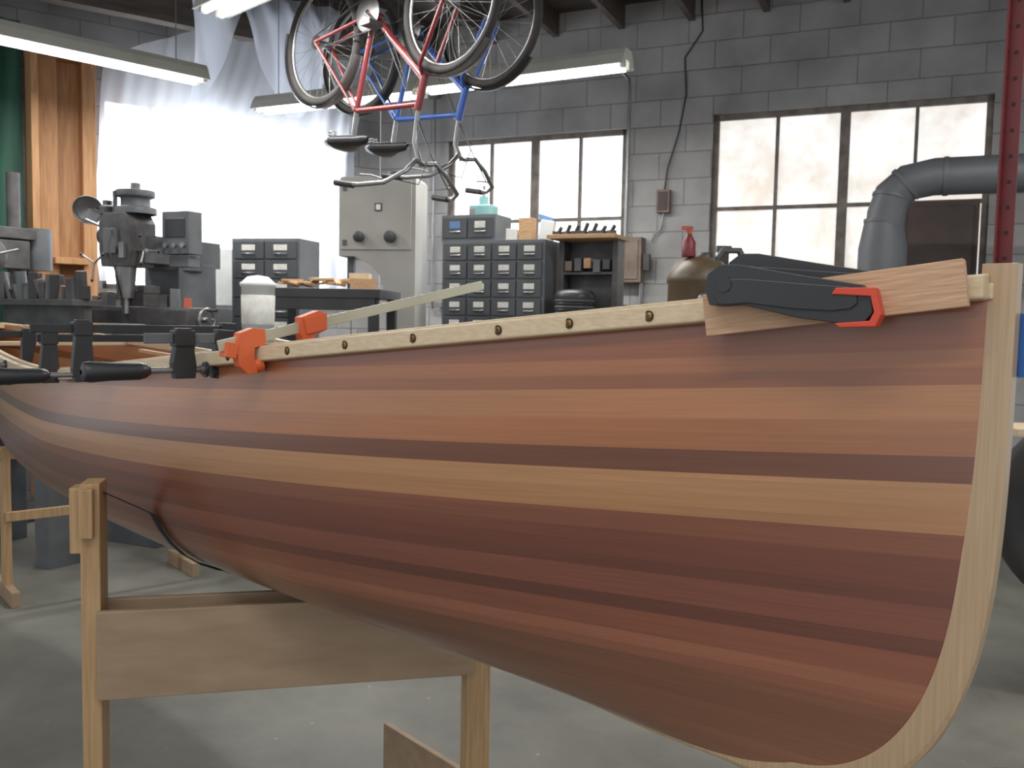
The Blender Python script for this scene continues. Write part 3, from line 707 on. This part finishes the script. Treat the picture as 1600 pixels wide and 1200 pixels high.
b.box((.0,-.12,1.30),(.20,.14,.10),iron); b.box((-.07,-.12,1.36),(.05,.14,.05),iron); b.box((.08,-.12,1.36),(.05,.14,.05),iron)
b.box((0,.15,1.62),(.26,.7,.18),greyd); b.cyl((0,.2,1.5),(0,.2,1.56),.18,greyd,n=24)
b.prism([(-.11,1.50),(.11,1.50),(.13,1.60),(.13,1.78),(.09,1.84),(-.09,1.84),(-.13,1.78),(-.13,1.60)],(0,-.22,0),(1,0,0),(0,0,1),.22,iron)
b.box((-.02,-.34,1.66),(.10,.03,.16),greyd); b.box((.08,-.34,1.60),(.04,.03,.10),steel)
b.cyl((0,-.24,1.30),(0,-.24,1.52),.05,steel,r2=.07); b.cyl((0,-.24,1.20),(0,-.24,1.30),.022,steel)
b.lathe((.05,-.20,1.84),(0,0,1),[(.13,0),(.13,.04),(.09,.05),(.09,.10),(.12,.11),(.12,.15),(.03,.16),(.03,.20),(.001,.20)],greyd,n=28)
b.lathe((-.15,-.24,1.84),(0,0,1),[(.05,0),(.05,.05),(.03,.06),(.03,.09),(.001,.09)],iron,n=20)
b.lathe((-.16,-.22,1.70),(-1,0,0),[(.06,0),(.06,.05),(.03,.06),(.001,.06)],iron,n=20)
b.cyl((.13,-.26,1.6),(.24,-.30,1.6),.012,steel)
for a in (0,2.1,4.2): b.cyl((.22,-.3,1.6),(.24,-.3+.10*math.cos(a),1.6+.10*math.sin(a)),.006,steel); b.lathe((.24,-.3+.10*math.cos(a),1.6+.10*math.sin(a)),(1,0,0),[(.001,-.014),(.014,0),(.001,.014)],blackpl,n=10)
for a in (.5,2.6,4.7): b.cyl((-.16,-.34,1.52),(-.16+.11*math.cos(a),-.36,1.52+.11*math.sin(a)),.006,steel); b.lathe((-.16+.11*math.cos(a),-.36,1.52+.11*math.sin(a)),(0,1,0),[(.001,-.014),(.014,0),(.001,.014)],blackpl,n=10)
b.cyl((-.12,-.3,1.75),(-.24,-.33,1.80),.010,steel); b.cyl((-.02,-.30,1.84),(-.02,-.30,1.98),.014,iron)
b.tube([(.0,-.35,1.74),(.05,-.42,1.6),(.10,-.40,1.42),(.06,-.33,1.30)],.006,blackpl,n=6)
b.tube([(.12,0,1.68),(.30,-.05,1.74),(.36,-.1,1.74)],.014,steel); b.box((.36,-.12,1.72),(.22,.12,.27),greyd); b.box((.36,-.183,1.75),(.16,.006,.12),blackpl)
for k in range(3): b.cyl((.29+.07*k,-.18,1.64),(.29+.07*k,-.20,1.64),.016,steel)
b.box((.36,-.10,1.54),(.16,.10,.07),cab)
b.tube([(-.12,.05,1.72),(-.25,0,1.85),(-.36,-.05,1.86),(-.42,-.1,1.90)],.010,steel)
b.lathe((-.45,-.12,1.90),(.55,-.75,-.35),[(.03,-.07),(.045,-.05),(.09,.0),(.10,.03),(.094,.03),(.08,.0),(.001,-.02)],steel,n=28)
for k,(x,h,mm) in enumerate([(-.36,.07,rust),(-.28,.10,steel),(.22,.08,iron),(.30,.12,cab),(.40,.06,redlab)]): b.box((x,-.12,1.245+h/2),(.05,.09,h),mm,rot=(0,0,.2*k))
b.build('milling_machine',MM,.005)
b=Bd(); CH=FR((-2.42,7.10,0),(.88,-.47)); b.box((0,0,1.50),(.34,.2,.44),white); b.box((0,0,.5),(.36,.26,1.5),greyd)
for i in range(4):
    for j in range(6): b.box((-.12+.08*i,-.105,1.33+.068*j),(.068,.012,.056),greym); b.box((-.12+.08*i,-.113,1.33+.068*j),(.02,.008,.008),steel)
b.build('small_drawer_chest',CH,.002)
b=Bd(); GM=FR((-3.05,5.45,0),(.85,-.52))
b.box((0,.1,.55),(1.0,.4,.1),iron)
for x in (-.42,.42): b.box((x,.1,.1),(.14,.36,.82),greyd)
b.box((-.30,.1,.78),(.34,.32,.36),greyd); b.box((.1,.1,.66),(.9,.16,.12),iron); b.lathe((-.12,.1,.84),(1,0,0),[(.001,.0),(.09,0),(.09,.06),(.04,.07),(.04,.1),(.001,.1)],steel,n=24)
b.box((.15,.02,.78),(.2,.28,.12),iron); b.torus((.15,-.16,.76),(0,1,0),.06,.008,steel,n=20,k=6); b.box((.40,.1,.82),(.14,.12,.20),greyd)
b.box((-.1,.28,1.0),(.9,.05,.50),iron); b.box((-.1,.26,1.26),(.95,.2,.04),iron)
for k in range(22):
    x=-.52+k*.042; h=.05+.13*random.random(); mm=(iron,greyd,iron,blackmt,rust,cab)[k%6]
    if k%3: b.cyl((x,.22+.06*random.random(),1.28),(x+random.uniform(-.03,.03),.24,1.28+h),.014+.02*random.random(),mm,n=10)
    else: b.box((x,.22+.06*random.random(),1.28+h/2),(.06,.06,h),mm,rot=(0,0,random.random()))
b.build('metal_lathe',GM,.004)
b=Bd(); PM=FR((-3.62,6.35,0),(.85,-.52))
b.cyl((0,.1,FLOOR),(0,.1,2.18),.045,iron); b.box((0,.05,FLOOR+.04),(.4,.5,.08),iron); b.box((0,-.05,1.60),(.16,.44,.20),iron); b.box((0,-.02,1.75),(.18,.46,.08),iron)
b.cyl((0,-.2,1.3),(0,-.2,1.52),.03,steel); b.lathe((.12,-.16,1.58),(1,0,0),[(.001,0),(.12,0),(.13,.03),(.10,.05),(.001,.05)],iron,n=28)
for a in (.3,2.4,4.5): b.cyl((.2,-.16,1.58),(.24,-.16+.16*math.cos(a),1.58+.16*math.sin(a)),.009,steel)
b.lathe((0,-.10,1.79),(0,0,1),[(.08,0),(.08,.02),(.06,.03),(.06,.05),(.04,.06),(.04,.09),(.001,.09)],steel,n=20)
b.box((0,-.15,1.10),(.34,.34,.04),iron); b.cyl((0,.28,1.5),(0,.28,1.8),.09,greyd); b.build('drill_press',PM,.006)
# ------------------------------------------------------------------ tank etc
b=Bd(); X,Yy=1.14,5.55
b.lathe((X,Yy,0),(0,0,1),[(.001,FLOOR+.15),(.16,FLOOR+.15),(.19,FLOOR+.25),(.19,1.45),(.20,1.46),(.20,1.49),(.18,1.53),(.14,1.585),(.07,1.615),(.001,1.62)],brownm,n=36)
b.lathe((X+.03,Yy,1.61),(0,0,1),[(.05,0),(.05,.03),(.03,.035),(.001,.035)],iron,n=18)
b.tube([(X+.1,Yy,1.59),(X+.14,Yy,1.66),(X+.24,Yy,1.66),(X+.3,Yy,1.55),(X+.3,Yy,.3)],.022,iron)
for a in (0,2.1,4.2): b.cyl((X+.13*math.cos(a),Yy+.13*math.sin(a),FLOOR),(X+.13*math.cos(a),Yy+.13*math.sin(a),FLOOR+.2),.02,iron)
b.lathe((X,Yy-.185,1.35),(0,-1,0),[(.03,0),(.05,.01),(.05,.03),(.001,.032)],steel,n=20)
b.build('water_heater_tank')
b=Bd(); b.lathe((1.06,5.5,1.612),(0,0,1),[(.001,0),(.04,0),(.042,.01),(.042,.09),(.02,.125),(.016,.14),(.001,.14)],redpost,n=20); b.cyl((1.06,5.5,1.742),(1.06,5.5,1.777),.016,redlab); b.box((1.045,5.5,1.787),(.07,.022,.022),redlab); b.build('spray_bottle',None,.002)
b=Bd(); b.box((1.42,6.15,.7),(.07,.05,2.0),darkpanel); b.box((1.42,6.15,1.72),(.10,.07,.04),iron); b.box((1.42,6.15,FLOOR+.02),(.3,.3,.04),iron); b.build('machine_post',None,.004)
b=Bd(); wc=Vector((1.80,2.65,.65)); b.torus(wc,(.56,.83,0),.27,.055,rubber,n=48,k=12); b.torus(wc,(.56,.83,0),.20,.018,chrome,n=40,k=8)
b.cyl(wc-Vector((.56,.83,0))*.05,wc+Vector((.56,.83,0))*.05,.04,iron)
for k in range(12):
    a=2*math.pi*k/12; e1=Vector((.83,-.56,0)); b.cyl(wc,wc+e1*(.20*math.cos(a))+Vector((0,0,.20*math.sin(a))),.004,chrome,n=5)
b.box((wc.x+.04,wc.y+.06,.16),(.06,.06,.90),iron); b.box((wc.x+.04,wc.y+.06,FLOOR+.02),(.4,.4,.04),iron)
b.build('spare_wheel')
b=Bd(); b.box((2.45,3.65,.80),(.9,.26,.03),ash)
for x in (2.25,2.8): b.box((x,3.65,.24),(.05,.2,1.08),fir)
b.build('lumber_rack',None,.002)
b=Bd(); b.box((1.38,2.15,.05),(.05,.03,.70),iron,rot=(.0,-.12,0)); b.box((1.40,2.15,FLOOR+.03),(.4,.08,.06),iron); b.build('steel_stand',None,.002)
b=Bd(); bd=mk('blue_drum',(70,100,120),rough=.5); b.cyl((-3.00,6.75,FLOOR+.12),(-2.75,6.90,FLOOR+.12),.12,bd,n=24); b.torus((-3.00,6.75,FLOOR+.12),(.86,.5,0),.12,.01,iron,n=24,k=6); b.torus((-2.75,6.90,FLOOR+.12),(.86,.5,0),.12,.01,iron,n=24,k=6); b.build('blue_gas_cylinder')
# ------------------------------------------------------------------ world, camera
w=D.worlds.new('daylight_fill'); scn.world=w; w.use_nodes=True
w.node_tree.nodes['Background'].inputs[0].default_value=(.93,.96,1,1); w.node_tree.nodes['Background'].inputs[1].default_value=.78  # even fill, let in where the room is left open behind the camera
cam=D.cameras.new('camera'); co=D.objects.new('camera',cam); scn.collection.objects.link(co); scn.camera=co
p=math.radians(4.0); r=.02
F=Vector((0,math.cos(p),-math.sin(p))); R0=Vector((1,0,0)); U0=Vector((0,math.sin(p),math.cos(p)))
Rv=R0*math.cos(r)+U0*math.sin(r); Uv=-R0*math.sin(r)+U0*math.cos(r)
co.matrix_world=Matrix(((Rv.x,Uv.x,-F.x,0),(Rv.y,Uv.y,-F.y,0),(Rv.z,Uv.z,-F.z,1.2),(0,0,0,1)))
cam.lens=31.5; cam.sensor_width=36; cam.clip_start=.05
cam.dof.use_dof=True; cam.dof.focus_distance=1.5; cam.dof.aperture_fstop=13
scn.view_settings.view_transform='Standard'; scn.view_settings.look='None'; scn.view_settings.exposure=0; scn.view_settings.gamma=1.12
for o in list(scn.objects):
    if o.parent is None:
        M=o.matrix_world.copy(); M.translation.z+=.30; o.matrix_world=M
